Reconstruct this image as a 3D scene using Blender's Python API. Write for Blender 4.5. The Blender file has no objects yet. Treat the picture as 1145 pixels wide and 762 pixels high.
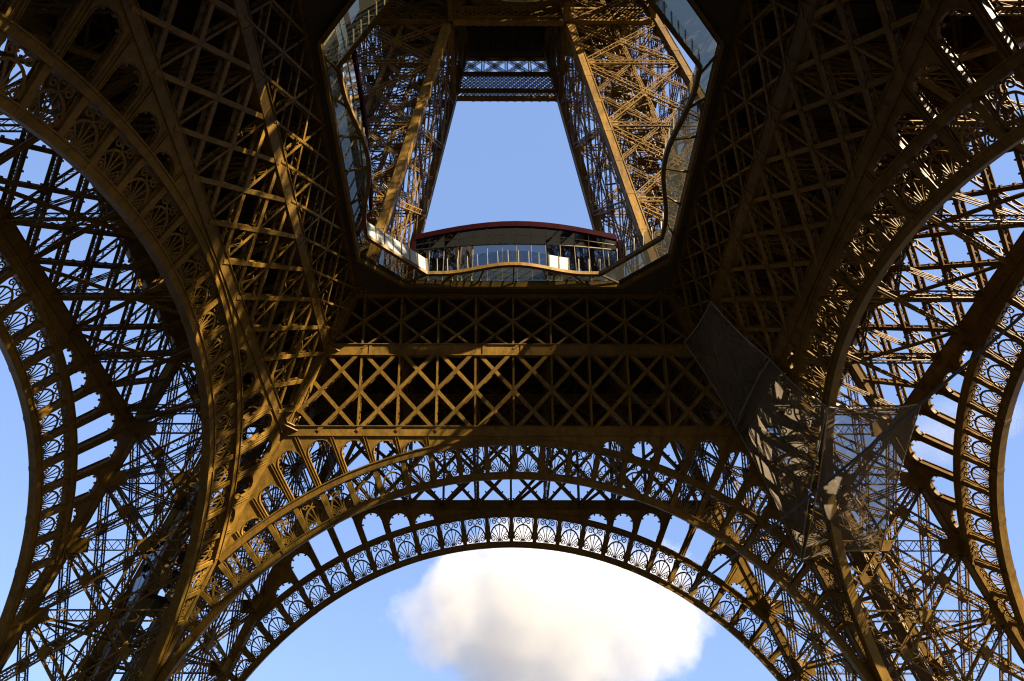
import bpy, bmesh, math, random
import numpy as np
from mathutils import Vector, Matrix
random.seed(7)
S = bpy.context.scene
COL = S.collection
R = math.radians

# ------------------------------------------------------------------ camera
cam_d = bpy.data.cameras.new('camera')
cam = bpy.data.objects.new('camera', cam_d)
COL.objects.link(cam)
S.camera = cam
cam_d.sensor_width = 36.0
cam_d.lens = 36.0 * 800.9 / 1145.0
cam_d.shift_x = 0.0170
cam_d.shift_y = -0.0324
cam_d.clip_start = 0.1
cam_d.clip_end = 20000.0
cam.location = (-2.169, -38.684, 1.6)
cam.rotation_euler = (R(90 + 43.95), 0, R(-0.14))

# ------------------------------------------------------------------ sky and sun
SUN_EL, SUN_AZ = 29.3, 124.2          # azimuth clockwise from +Y (the far side)
W = bpy.data.worlds.new('World')
S.world = W
W.use_nodes = True
wn, wl = W.node_tree.nodes, W.node_tree.links
bg = wn['Background']
sky = wn.new('ShaderNodeTexSky')
sky.sky_type = 'NISHITA'
sky.sun_disc = False
sky.sun_elevation = R(SUN_EL)
sky.sun_rotation = R(SUN_AZ)
sky.air_density = 1.0
sky.dust_density = 0.15
sky.ozone_density = 3.0
tint = wn.new('ShaderNodeMix'); tint.data_type = 'RGBA'; tint.blend_type = 'MULTIPLY'
tint.inputs[0].default_value = 1.0
tint.inputs[7].default_value = (1.10, 0.96, 1.0, 1)
wl.new(sky.outputs[0], tint.inputs[6])
flat = wn.new('ShaderNodeMix'); flat.data_type = 'RGBA'
flat.inputs[0].default_value = 0.72
flat.inputs[7].default_value = (0.70, 1.13, 2.12, 1)
wl.new(tint.outputs[2], flat.inputs[6])
wl.new(flat.outputs[2], bg.inputs[0])
bg.inputs[1].default_value = 0.05
sun_d = bpy.data.lights.new('sun', 'SUN')
sun = bpy.data.objects.new('sun', sun_d)
COL.objects.link(sun)
sun_d.energy = 5.0
sun_d.angle = R(0.5)
sun_d.color = (1.0, 0.84, 0.60)
sdir = Vector((math.sin(R(SUN_AZ)) * math.cos(R(SUN_EL)), math.cos(R(SUN_AZ)) * math.cos(R(SUN_EL)), math.sin(R(SUN_EL))))
sun.rotation_euler = sdir.to_track_quat('Z', 'Y').to_euler()
sun.location = sdir * 300
S.view_settings.view_transform = 'Standard'
S.view_settings.look = 'None'
S.view_settings.exposure = 3.0
S.view_settings.gamma = 1.0
S.view_settings.use_curve_mapping = False
S.cycles.max_bounces = 8
S.cycles.diffuse_bounces = 2
S.cycles.glossy_bounces = 4
S.cycles.transparent_max_bounces = 16
S.cycles.volume_bounces = 8
S.cycles.use_denoising = True
S.cycles.pixel_filter_type = 'BLACKMAN_HARRIS'
S.cycles.filter_width = 1.15
S.cycles.sample_clamp_indirect = 4.0

# ------------------------------------------------------------------ materials
def mat(name):
    m = bpy.data.materials.new(name)
    m.use_nodes = True
    return m, m.node_tree.nodes, m.node_tree.links, m.node_tree.nodes['Principled BSDF']

def iron_mat(name, c0, c1, rough=0.42, spec=0.12):
    m, n, l, b = mat(name)
    tc = n.new('ShaderNodeTexCoord')
    nz = n.new('ShaderNodeTexNoise'); nz.inputs['Scale'].default_value = 0.9; nz.inputs['Detail'].default_value = 8
    nz.inputs['Roughness'].default_value = 0.65
    mp = n.new('ShaderNodeMapping'); mp.inputs['Scale'].default_value = (1.6, 1.6, 0.5)
    l.new(tc.outputs['Object'], mp.inputs['Vector'])
    l.new(mp.outputs[0], nz.inputs['Vector'])
    n3 = n.new('ShaderNodeTexNoise'); n3.inputs['Scale'].default_value = 5.5; n3.inputs['Detail'].default_value = 6; n3.inputs['Roughness'].default_value = .7
    mp3 = n.new('ShaderNodeMapping'); mp3.inputs['Scale'].default_value = (1, 1, .22)
    l.new(tc.outputs['Object'], mp3.inputs['Vector']); l.new(mp3.outputs[0], n3.inputs['Vector'])
    ad = n.new('ShaderNodeMix'); ad.inputs[0].default_value = .45
    l.new(nz.outputs['Fac'], ad.inputs[2]); l.new(n3.outputs['Fac'], ad.inputs[3])
    rp = n.new('ShaderNodeValToRGB')
    rp.color_ramp.elements[0].position = 0.36; rp.color_ramp.elements[0].color = (*c0, 1)
    rp.color_ramp.elements[1].position = 0.60; rp.color_ramp.elements[1].color = (*c1, 1)
    l.new(ad.outputs[0], rp.inputs[0])
    oi = n.new('ShaderNodeObjectInfo'); mv = n.new('ShaderNodeMapRange'); mv.inputs['To Min'].default_value = .80; mv.inputs['To Max'].default_value = 1.18
    l.new(oi.outputs['Random'], mv.inputs['Value'])
    big = n.new('ShaderNodeTexNoise'); big.inputs['Scale'].default_value = .16; big.inputs['Detail'].default_value = 3
    l.new(tc.outputs['Object'], big.inputs['Vector'])
    mb_ = n.new('ShaderNodeMapRange'); mb_.inputs['From Min'].default_value = .3; mb_.inputs['From Max'].default_value = .7; mb_.inputs['To Min'].default_value = .75; mb_.inputs['To Max'].default_value = 1.2
    l.new(big.outputs['Fac'], mb_.inputs['Value'])
    mm = n.new('ShaderNodeMath'); mm.operation = 'MULTIPLY'; l.new(mv.outputs[0], mm.inputs[0]); l.new(mb_.outputs[0], mm.inputs[1])
    hs = n.new('ShaderNodeHueSaturation'); l.new(mm.outputs[0], hs.inputs['Value']); l.new(rp.outputs[0], hs.inputs['Color'])
    l.new(hs.outputs[0], b.inputs['Base Color'])
    b.inputs['Specular IOR Level'].default_value = spec
    n2 = n.new('ShaderNodeTexNoise'); n2.inputs['Scale'].default_value = 9; n2.inputs['Detail'].default_value = 4
    l.new(tc.outputs['Object'], n2.inputs['Vector'])
    mr = n.new('ShaderNodeMapRange'); mr.inputs['To Min'].default_value = rough - 0.08; mr.inputs['To Max'].default_value = rough + 0.16
    l.new(n2.outputs['Fac'], mr.inputs['Value'])
    l.new(mr.outputs[0], b.inputs['Roughness'])
    bp = n.new('ShaderNodeBump'); bp.inputs['Strength'].default_value = 0.15; bp.inputs['Distance'].default_value = 0.03
    l.new(n2.outputs['Fac'], bp.inputs['Height'])
    l.new(bp.outputs[0], b.inputs['Normal'])
    return m

IRON = iron_mat('brown_iron_paint', (0.042, 0.0235, 0.0038), (0.112, 0.0605, 0.0088), 0.5)
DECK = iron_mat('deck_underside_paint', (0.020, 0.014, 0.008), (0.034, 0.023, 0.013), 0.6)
RAILM = iron_mat('elevator_track_paint', (0.07, 0.046, 0.022), (0.10, 0.068, 0.034), 0.5)
RED = iron_mat('red_brown_cladding', (0.0050, 0.0006, 0.0010), (0.0075, 0.0010, 0.0015), 0.7, 0.01)
DARK = iron_mat('dark_grey_metal', (0.008, 0.008, 0.0085), (0.014, 0.014, 0.015), 0.5)
POSTM = iron_mat('pale_metal_post', (0.085, 0.066, 0.040), (0.12, 0.095, 0.06), 0.4)
CABLE = iron_mat('grey_cable_sheath', (0.035, 0.035, 0.037), (0.055, 0.055, 0.058), 0.5)
ROPE = iron_mat('pale_rope', (0.12, 0.11, 0.09), (0.17, 0.155, 0.13), 0.8)

def glass_mat(name, tint, refl, white=0.0, wob=0.0):
    m, n, l, b = mat(name)
    n.remove(b)
    out = n['Material Output']
    tr = n.new('ShaderNodeBsdfTransparent'); tr.inputs[0].default_value = (*tint, 1)
    gl = n.new('ShaderNodeBsdfGlossy'); gl.inputs[0].default_value = (0.9, 0.93, 0.95, 1); gl.inputs['Roughness'].default_value = 0.03
    nz = n.new('ShaderNodeTexNoise'); nz.inputs['Scale'].default_value = 0.6
    tc = n.new('ShaderNodeTexCoord'); l.new(tc.outputs['Object'], nz.inputs['Vector'])
    bp = n.new('ShaderNodeBump'); bp.inputs['Strength'].default_value = wob; bp.inputs['Distance'].default_value = 0.05
    l.new(nz.outputs['Fac'], bp.inputs['Height']); l.new(bp.outputs[0], gl.inputs['Normal'])
    lw = n.new('ShaderNodeLayerWeight'); lw.inputs[0].default_value = 0.5
    pw = n.new('ShaderNodeMath'); pw.operation = 'POWER'; pw.inputs[1].default_value = 4.0; l.new(lw.outputs['Facing'], pw.inputs[0])
    fr = n.new('ShaderNodeMath'); fr.operation = 'MULTIPLY_ADD'; fr.inputs[1].default_value = 0.75; fr.inputs[2].default_value = 0.035; l.new(pw.outputs[0], fr.inputs[0])
    mm = n.new('ShaderNodeMath'); mm.operation = 'ADD'; mm.use_clamp = True; mm.inputs[1].default_value = refl
    l.new(fr.outputs[0], mm.inputs[0])
    mx = n.new('ShaderNodeMixShader')
    l.new(mm.outputs[0], mx.inputs[0]); l.new(tr.outputs[0], mx.inputs[1]); l.new(gl.outputs[0], mx.inputs[2])
    last = mx
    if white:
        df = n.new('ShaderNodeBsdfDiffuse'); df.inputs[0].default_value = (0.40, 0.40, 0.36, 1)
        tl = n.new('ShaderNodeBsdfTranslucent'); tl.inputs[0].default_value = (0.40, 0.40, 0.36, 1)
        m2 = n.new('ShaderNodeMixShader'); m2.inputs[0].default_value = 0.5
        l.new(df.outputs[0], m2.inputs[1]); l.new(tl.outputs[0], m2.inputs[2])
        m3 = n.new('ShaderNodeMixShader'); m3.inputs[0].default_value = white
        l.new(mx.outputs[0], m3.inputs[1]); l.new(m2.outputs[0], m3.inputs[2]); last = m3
    l.new(last.outputs[0], out.inputs['Surface'])
    return m

G_FACADE = glass_mat('pavilion_glass', (0.16, 0.18, 0.18), 0.10, 0.0, 0.10)
G_MIRROR = glass_mat('mirror_tinted_glass', (0.20, 0.22, 0.22), 0.42, 0.0, 0.10)
G_LOW = glass_mat('lower_facade_glass', (0.3, 0.32, 0.32), 0.16, 0.0, 0.06)
G_CABIN = glass_mat('dark_cabin_glass', (0.05, 0.06, 0.06), 0.0)
G_CLEAR = glass_mat('balustrade_glass', (0.82, 0.86, 0.86), 0.02)
G_SUNLIT = glass_mat('sunlit_white_glass', (0.8, 0.84, 0.82), 0.02, 0.80)  # balustrade glass with the gleam of sun put in as white colour
G_FLOOR = glass_mat('glass_floor_panel', (0.5, 0.5, 0.45), 0.0, 0.04)

def net_mat():
    m, n, l, b = mat('grey_mesh_netting')
    n.remove(b)
    out = n['Material Output']
    tc = n.new('ShaderNodeTexCoord')
    nz = n.new('ShaderNodeTexNoise'); nz.inputs['Scale'].default_value = 1.6; nz.inputs['Detail'].default_value = 8; nz.inputs['Roughness'].default_value = .6
    l.new(tc.outputs['Object'], nz.inputs['Vector'])
    rp = n.new('ShaderNodeValToRGB')
    rp.color_ramp.elements[0].color = (0.092, 0.076, 0.055, 1); rp.color_ramp.elements[1].color = (0.140, 0.117, 0.087, 1)
    l.new(nz.outputs['Fac'], rp.inputs[0])
    df = n.new('ShaderNodeBsdfDiffuse'); tl = n.new('ShaderNodeBsdfTranslucent'); tr = n.new('ShaderNodeBsdfTransparent')
    l.new(rp.outputs[0], df.inputs[0]); l.new(rp.outputs[0], tl.inputs[0])
    a = n.new('ShaderNodeMixShader'); a.inputs[0].default_value = 0.5
    l.new(df.outputs[0], a.inputs[1]); l.new(tl.outputs[0], a.inputs[2])
    c = n.new('ShaderNodeMixShader')
    mr = n.new('ShaderNodeMapRange'); mr.inputs['To Min'].default_value = 0.42; mr.inputs['To Max'].default_value = 0.86
    l.new(nz.outputs['Fac'], mr.inputs['Value']); l.new(mr.outputs[0], c.inputs[0])
    l.new(tr.outputs[0], c.inputs[1]); l.new(a.outputs[0], c.inputs[2])
    l.new(c.outputs[0], out.inputs['Surface'])
    return m
NET = net_mat()

# ------------------------------------------------------------------ mesh helpers
class MB:
    def __init__(self): self.v = []; self.f = []
    def box8(self, P):
        i = len(self.v); self.v += [tuple(p) for p in P]
        for q in ((0, 3, 2, 1), (4, 5, 6, 7), (0, 1, 5, 4), (1, 2, 6, 5), (2, 3, 7, 6), (3, 0, 4, 7)):
            self.f.append(tuple(i + a for a in q))
    def bar(self, p, q, w, h, n, jit=0.012):
        """box from p to q: w across, h along n (centred)"""
        p = np.asarray(p, float); q = np.asarray(q, float); n = np.asarray(n, float)
        t = q - p; L = np.linalg.norm(t)
        if L < 1e-6: return
        t /= L
        n = n - t * (n @ t); ln = np.linalg.norm(n)
        if ln < 1e-5:
            n = np.cross(t, (1, 0, 0)) if abs(t[0]) < .9 else np.cross(t, (0, 1, 0)); ln = np.linalg.norm(n)
        n /= ln; s = np.cross(t, n)
        o = n * random.uniform(-jit, jit); hw = s * (w / 2 * random.uniform(.985, 1.0)); hh = n * (h / 2)
        self.box8([p - hw - hh + o, p + hw - hh + o, p + hw + hh + o, p - hw + hh + o, q - hw - hh + o, q + hw - hh + o, q + hw + hh + o, q - hw + hh + o])
    def strip(self, pts, w, h, n, closed=False):
        """flat bar swept along a polyline; w across in the plane, h along n"""
        P = np.asarray(pts, float); n = np.asarray(n, float); n = n / np.linalg.norm(n)
        T = np.gradient(P, axis=0); T /= (np.linalg.norm(T, axis=1)[:, None] + 1e-9)
        s = np.cross(T, n); s /= (np.linalg.norm(s, axis=1)[:, None] + 1e-9)
        i = len(self.v); m = len(P)
        for k in range(m):
            for a, b in ((-1, -1), (1, -1), (1, 1), (-1, 1)):
                self.v.append(tuple(P[k] + s[k] * a * w / 2 + n * b * h / 2))
        for k in range(m - 1):
            for e in range(4):
                self.f.append((i + k * 4 + e, i + k * 4 + (e + 1) % 4, i + k * 4 + 4 + (e + 1) % 4, i + k * 4 + 4 + e))
        self.f.append((i + 3, i + 2, i + 1, i)); j = i + (m - 1) * 4; self.f.append((j, j + 1, j + 2, j + 3))
    def tube(self, pts, r, sides=8):
        P = np.asarray(pts, float); T = np.gradient(P, axis=0); T /= np.linalg.norm(T, axis=1)[:, None]
        i = len(self.v)
        for k in range(len(P)):
            a = np.cross(T[k], (0.3, 0.2, 0.93)); a /= np.linalg.norm(a); b = np.cross(T[k], a)
            for e in range(sides):
                an = 2 * math.pi * e / sides; self.v.append(tuple(P[k] + r * (math.cos(an) * a + math.sin(an) * b)))
        for k in range(len(P) - 1):
            for e in range(sides):
                self.f.append((i + k * sides + e, i + k * sides + (e + 1) % sides, i + (k + 1) * sides + (e + 1) % sides, i + (k + 1) * sides + e))
    def laced(self, p, q, n, w=.8, h=.8, c=.13, lac=.07, pitch=None, sides=True, gusset=0.0):
        """lattice box member: four corner angles with zigzag lacing"""
        p = np.asarray(p, float); q = np.asarray(q, float); n = np.asarray(n, float)
        t = q - p; L = np.linalg.norm(t); t = t / L
        n = n - t * (n @ t)
        if np.linalg.norm(n) < 1e-4: n = np.cross(t, (1, 0, 0))
        n = n / np.linalg.norm(n); s = np.cross(t, n)
        for a in (-1, 1):
            for b in (-1, 1):
                o = s * a * (w - c) / 2 + n * b * (h - c) / 2
                self.bar(p + o, q + o, c, c, n)
        m = max(2, int(round(L / (pitch or w))))
        for b in (-1, 1):
            for j in range(m):
                A = p + t * L * j / m; B = p + t * L * (j + 1) / m; o = n * b * (h / 2 + .005); e = s * (w - c) / 2
                sg = 1 if (j + (b > 0)) % 2 else -1
                self.bar(A + e * sg + o, B - e * sg + o, lac, .03, n)
        if sides:
            for b in (-1, 1):
                for j in range(m):
                    A = p + t * L * j / m; B = p + t * L * (j + 1) / m; o = s * b * (w / 2 + .005); e = n * (h - c) / 2
                    sg = 1 if (j + (b > 0)) % 2 else -1
                    self.bar(A + e * sg + o, B - e * sg + o, lac, .03, s)
    def build(self, name, m, parent=None):
        me = bpy.data.meshes.new(name)
        me.from_pydata(self.v, [], self.f); me.update()
        me.materials.append(m)
        o = bpy.data.objects.new(name, me); COL.objects.link(o)
        if parent: o.parent = parent
        return o

def link_mesh(name, me, parent=None):
    o = bpy.data.objects.new(name, me); COL.objects.link(o)
    if parent: o.parent = parent
    return o
def empty(name, loc=(0, 0, 0), rz=0, parent=None):
    o = bpy.data.objects.new(name, None); COL.objects.link(o)
    o.location = loc; o.rotation_euler = (0, 0, rz); o.empty_display_size = 1
    if parent: o.parent = parent
    return o
def tag(o, label=None, cat=None, group=None, kind=None):
    for a, b in (('label', label), ('category', cat), ('group', group), ('kind', kind)):
        if b: o[a] = b
    return o
def copy_tree(o, parent=None):
    c = o.copy(); COL.objects.link(c)
    if parent is not None: c.parent = parent
    for ch in list(o.children): copy_tree(ch, c)
    return c
def four(o, rots=(90, 180, 270)):
    """the same part on the other sides of the tower"""
    for a in rots:
        c = copy_tree(o, o.parent); c.rotation_euler = (0, 0, R(a))

# ------------------------------------------------------------------ tower measures (m)
k, a0, OFF = 0.485, 45.05, 15.46
g = math.hypot(1, k)
SC, RI, RE = 5.55, 38.45, 42.60
def a(z): return a0 - k * z
N0 = np.array((0, 1, k)) / g
def FP(x, s, d=0.0, off=0.0):
    return np.array((x, a0 - k * s / g + off + d / g, s / g + d * k / g))
def zs(z): return z * g                           # height -> distance up the slope
def ribx(s): return a0 - k * s / g                # half width between the corner ribs
Z1A, Z1B, Z2A, Z2B, Z3A, Z3B = 43.45, 44.45, 51.2, 52.4, 57.1, 57.5
BAY = 4.07

# ------------------------------------------------------------------ ground
gb = MB()
gb.v = [(-3000, -3000, 0), (3000, -3000, 0), (3000, 3000, 0), (-3000, 3000, 0)]; gb.f = [(0, 1, 2, 3)]
gm, n_, l_, b_ = mat('dark_paving')
tc = n_.new('ShaderNodeTexCoord'); nz = n_.new('ShaderNodeTexNoise'); nz.inputs['Scale'].default_value = 0.4; nz.inputs['Detail'].default_value = 8
l_.new(tc.outputs['Object'], nz.inputs['Vector'])
rp = n_.new('ShaderNodeValToRGB'); rp.color_ramp.elements[0].color = (0.008, 0.0078, 0.007, 1); rp.color_ramp.elements[1].color = (0.016, 0.015, 0.0135, 1)
l_.new(nz.outputs['Fac'], rp.inputs[0]); l_.new(rp.outputs[0], b_.inputs['Base Color']); b_.inputs['Roughness'].default_value = 0.9
tag(gb.build('ground', gm), kind='structure')

# ------------------------------------------------------------------ tower
tower = empty('iron_tower')
tag(tower, 'huge brown iron lattice tower on four splayed legs joined by scrollwork arches', 'tower')

# ---- arches -------------------------------------------------------------
def arc_pts(r, t0, t1, d, off, n):
    return [FP(r * math.cos(t), SC + r * math.sin(t), d, off) for t in np.linspace(t0, t1, n)]
def band(mb, r0, r1, t0, t1, d0, d1, off, n=90):
    i = len(mb.v)
    for t in np.linspace(t0, t1, n):
        for r, d in ((r0, d0), (r1, d0), (r1, d1), (r0, d1)):
            mb.v.append(tuple(FP(r * math.cos(t), SC + r * math.sin(t), d, off)))
    for j in range(n - 1):
        for e in range(4):
            mb.f.append((i + j * 4 + e, i + j * 4 + (e + 1) % 4, i + j * 4 + 4 + (e + 1) % 4, i + j * 4 + 4 + e))
    mb.f.append((i, i + 1, i + 2, i + 3)); j = i + (n - 1) * 4; mb.f.append((j + 3, j + 2, j + 1, j))

# limit of the ring where it runs into the corner rib
def r_rib(t, margin=0.0):
    # ray from the circle centre: x = r cos t, s = SC + r sin t, rib at x = a0 - k s/g
    c, s_ = abs(math.cos(t)), math.sin(t)
    den = c + k / g * s_
    return (a0 - margin - k / g * SC) / den
def r_chord(t):
    return (zs(Z1A) - SC) / max(1e-6, math.sin(t))
PITCH = R(3.98)
NP = 16
BW = 0.72
T_MERGE = R(46.5)

def arch_mesh(off):
    mb = MB()
    tl = R(25)
    band(mb, RI, RI + BW, tl, math.pi - tl, 0, .85, off, 140)
    band(mb, RE - BW, RE, T_MERGE, math.pi - T_MERGE, 0.003, .853, off, 100)
    # raised edge angles on the two bands
    for r in (RI + .05, RI + BW - .05):
        band(mb, r - .06, r + .06, tl, math.pi - tl, -.10, -.002, off, 140)
    for r in (RE - BW + .05, RE - .05):
        band(mb, r - .06, r + .06, T_MERGE, math.pi - T_MERGE, -.10, -.002, off, 100)
    # splice plates across the bands
    for j in range(-NP, NP + 1):
        t = math.pi / 2 + (j + .5) * PITCH * 2
        if tl < t < math.pi - tl:
            band(mb, RI - .02, RI + BW + .02, t - .006, t + .006, -.05, .88, off, 3)
    for sg in (-1, 1):      # web plate where the ring runs into the corner rib
        q = []
        for t in np.linspace(R(24.5), R(33), 12):
            tt = t if sg > 0 else math.pi - t
            q.append((tt, RI + BW - .1, r_rib(t, -.25)))
        i = len(mb.v)
        for tt, r0, r1 in q:
            for r, d in ((r0, .2), (r1, .2), (r1, .5), (r0, .5)): mb.v.append(tuple(FP(r * math.cos(tt), SC + r * math.sin(tt), d, off)))
        for j in range(len(q) - 1):
            for e in range(4): mb.f.append((i + j * 4 + e, i + j * 4 + (e + 1) % 4, i + j * 4 + 4 + (e + 1) % 4, i + j * 4 + 4 + e))
    # radial posts of the ring
    for j in range(-NP, NP + 1):
        t = math.pi / 2 + j * PITCH
        r1 = min(RE - BW + .05, r_rib(t, .1))
        if r1 - (RI + BW) < .5: continue
        P = FP((RI + BW - .05) * math.cos(t), SC + (RI + BW - .05) * math.sin(t), 0, off)
        Q = FP(r1 * math.cos(t), SC + r1 * math.sin(t), 0, off)
        mb.bar(P + N0 * .10, Q + N0 * .10, .46, .10, N0)
        mb.bar(P + N0 * .46, Q + N0 * .46, .10, .62, N0)
        mb.bar(P + N0 * .80, Q + N0 * .80, .42, .06, N0)
    return mb

def spiral(cu, cv, r, turns, a_start, sgn, n=22):
    out = []
    for j in range(n):
        f = j / (n - 1); an = a_start + sgn * turns * 2 * math.pi * f; rr = r * (1 - .82 * f)
        out.append((cu + rr * math.cos(an), cv + rr * math.sin(an)))
    return out

def fan_mesh(j, off):
    """one pierced ornament panel between two radial posts"""
    mb = MB()
    t0 = math.pi / 2 + j * PITCH; t1 = t0 + PITCH; tm = (t0 + t1) / 2
    def M(u, v, d=.30):
        t = tm + u * (PITCH / 2 - .0058)
        lo = RI + BW
        hi = min(RE - BW, r_rib(t, .25))
        r = lo + v * (hi - lo)
        return FP(r * math.cos(t), SC + r * math.sin(t), d, off)
    hi = min(RE - BW, r_rib(tm, .25))
    if hi - (RI + BW) < .55: return None
    small = hi - (RI + BW) < 1.3
    hw_, hh_ = (RI + RE) / 2 * PITCH / 2, hi - RI - BW
    def vol(cu, cv, r, turns, a0_, sgn):
        out = []
        for q in range(24):
            f = q / 23; an = a0_ + sgn * turns * 2 * math.pi * f; rr = r * (1 - .80 * f)
            out.append((cu + rr * math.cos(an) / hw_, cv + rr * math.sin(an) / hh_))
        return out
    arc = [(.97 * math.cos(q), .10 + .60 * math.sin(q)) for q in np.linspace(0, math.pi, 22)]
    mb.strip([M(u, v) for u, v in arc], .17, .08, N0)
    for q in (34, 62, 90, 118, 146):
        q = R(q)
        mb.strip([M(0 + .10 * math.cos(q), .02), M(.5 * math.cos(q), .05 + .35 * math.sin(q)), M(.95 * math.cos(q), .10 + .59 * math.sin(q))], .095, .06, N0)
    mb.strip([M(-.18, .02), M(0, .07), M(.18, .02)], .12, .08, N0)
    if not small:
        for sg in (-1, 1):
            mb.strip([M(u * sg, v) for u, v in vol(.47, .84, .40, 1.5, R(200), -1)], .115, .06, N0)
            mb.strip([M(u * sg, v) for u, v in ((.22, .93), (.10, .985), (.0, 1.0))], .11, .06, N0)
            mb.strip([M(u * sg, v) for u, v in ((.97, .12), (.985, .45), (.95, .72), (.86, .92), (.98, 1.0))], .10, .06, N0)
            mb.strip([M(u * sg, v) for u, v in vol(.63, .15, .36, 1.45, R(95), -1)], .115, .06, N0)
            mb.strip([M(u * sg, v) for u, v in ((.38, .13), (.32, .06), (.24, .02))], .10, .06, N0)
            mb.strip([M(u * sg, v) for u, v in ((.0, .72), (.10, .79), (.22, .82))], .10, .055, N0)
    return mb

# spandrel arcade: one flat plate with round-headed openings, plus the radial webs behind
def curve_mesh(loops, half):
    cu = bpy.data.curves.new('tmp', 'CURVE'); cu.dimensions = '2D'; cu.fill_mode = 'BOTH'; cu.extrude = half
    for L in loops:
        sp = cu.splines.new('POLY'); sp.points.add(len(L) - 1)
        for p, (x, y) in zip(sp.points, L): p.co = (x, y, 0, 1)
        sp.use_cyclic_u = True
    o = bpy.data.objects.new('tmp', cu); COL.objects.link(o)
    dg = bpy.context.evaluated_depsgraph_get(); dg.update()
    me = bpy.data.meshes.new_from_object(o.evaluated_get(dg))
    V = np.array([v.co for v in me.vertices]); F = [tuple(p.vertices) for p in me.polygons]
    bpy.data.objects.remove(o); bpy.data.curves.remove(cu); bpy.data.meshes.remove(me)
    return V, F

def hole_loops():
    loops = []; webs = []
    for j in range(-11, 11):
        t0 = math.pi / 2 + j * PITCH; t1 = t0 + PITCH; tm = (t0 + t1) / 2
        if not (T_MERGE < tm < math.pi - T_MERGE): continue
        lo = RE + .02
        w = lo * PITCH / 2 - .33
        top = min(r_chord(tm), r_rib(tm, .55)) - .50
        # keep the crown of the opening clear of the chord and rib at its sides
        top = min(top, min(min(r_chord(t), r_rib(t, .55)) for t in (tm - w / 46, tm + w / 46)) + .25)
        if top - lo < .75: continue
        er, et = np.array((math.cos(tm), math.sin(tm))), np.array((-math.sin(tm), math.cos(tm)))
        c0 = np.array((0, SC))
        L = []
        def P(lat, r):
            q = c0 + er * r + et * lat; return (q[0], q[1])
        grow = lambda r: w * (1 + (r - lo) / 46)
        rad = min(grow(top), top - lo)
        rc = top - rad
        # inner end follows the extrados band
        for f in np.linspace(-1, 1, 7):
            lat = f * w; L.append(P(lat, math.sqrt(lo * lo - lat * lat)))
        for q in np.linspace(0, math.pi, 17):
            L.append(P(grow(rc) * math.cos(q), rc + rad * math.sin(q)))
        loops.append(L)
    for j in range(-11, 12):
        t = math.pi / 2 + j * PITCH
        if not (T_MERGE - .02 < t < math.pi - T_MERGE + .02): continue
        hi = min(r_chord(t) + .02, r_rib(t, .35))
        if hi - RE > .6: webs.append((t, RE, hi))
    return loops, webs

def spandrel_mesh(off):
    loops, webs = hole_loops()
    st = zs(Z1A) + .05
    outer = []
    t_end = T_MERGE - .01
    for t in np.linspace(t_end, math.pi - t_end, 60):
        r = RE - .02; outer.append((r * math.cos(t), SC + r * math.sin(t)))
    x = -(ribx(st) - .2); outer.append((x, st)); outer.append((-x, st))
    V, F = curve_mesh([outer] + loops, .05)
    mb = MB()
    mb.v = [tuple(FP(x, s, d + .09, off)) for x, s, d in V]; mb.f = list(F)
    for L in loops:          # lip around every opening
        pts = [FP(x, s, .16, off) for x, s in L]; pts.append(pts[0])
        mb.strip(pts[6:-1], .06, .34, N0)
    for t, r0, r1 in webs:
        c, s_ = math.cos(t), math.sin(t)
        P, Q = FP(r0 * c, SC + r0 * s_, 0, off), FP(r1 * c, SC + r1 * s_, 0, off)
        for sg in (-1, 1):
            e = np.cross(N0, (Q - P) / np.linalg.norm(Q - P)) * .13 * sg
            mb.bar(P + e, Q + e, .055, .10, N0)
        mb.bar(P + N0 * .50, Q + N0 * .50, .09, .70, N0)
        mb.bar(P + N0 * .86, Q + N0 * .86, .40, .06, N0)
        L = np.linalg.norm(Q - P); u = (Q - P) / L; e = np.cross(N0, u)
        for f in np.arange(.6, L - .3, 1.15):
            for sg in (-1, 1): mb.bar(P + u * f + e * sg * .22 + N0 * .3, P + u * (f + .18) + e * sg * .22 + N0 * .3, .22, .2, N0)
    for L in loops:
        C = np.mean(L, axis=0)
        for (x, s) in L[8:-1:4]:
            d = np.array((C[0] - x, C[1] - s)); d /= np.linalg.norm(d)
            p = FP(x + d[0] * .05, s + d[1] * .05, .3, off); q = FP(x + d[0] * .24, s + d[1] * .24, .3, off); mb.bar(p, q, .18, .2, N0)
    return mb

fan_cache = {}
for off in (0.0, OFF):
    ar = arch_mesh(off).build('arch', IRON, tower)
    for j in range(-NP, NP):
        mb = fan_mesh(j, off)
        if mb: mb.build('fan_panel', IRON, ar)
    spandrel_mesh(off).build('spandrel', IRON, ar)
    four(ar)

# ---- lattice girders of the first floor ---------------------------------
def chord_mesh(off):
    mb = MB()
    for z0, z1, dd in ((Z1A, Z1B, .85), (Z2A, Z2B, .95), (Z3A, Z3B, .85)):
        s0, s1 = zs(z0), zs(z1); xa, xb = ribx(s0) - .05, ribx(s1) - .05
        P = []
        for x0, x1, d in ((xa, xb, 0), ):
            P = [FP(-xa, s0, 0, off), FP(xa, s0, 0, off), FP(xa, s0, dd, off), FP(-xa, s0, dd, off),
                 FP(-xb, s1, 0, off), FP(xb, s1, 0, off), FP(xb, s1, dd, off), FP(-xb, s1, dd, off)]
        mb.box8(P)
        # flange lips and rivet-plate strips
        for s in (s0 + .06, s1 - .06):
            x = ribx(s) - .1
            mb.bar(FP(-x, s, -.05, off), FP(x, s, -.05, off), .07, .10, N0)
        nb = int(xa / BAY)
        for j in range(-nb, nb + 1) if z0 > 45 else ():
            mb.bar(FP(j * BAY + .9, s0 + .1, -.02, off), FP(j * BAY + .9, s1 - .1, -.02, off), .30, .05, N0)
    return mb

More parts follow.
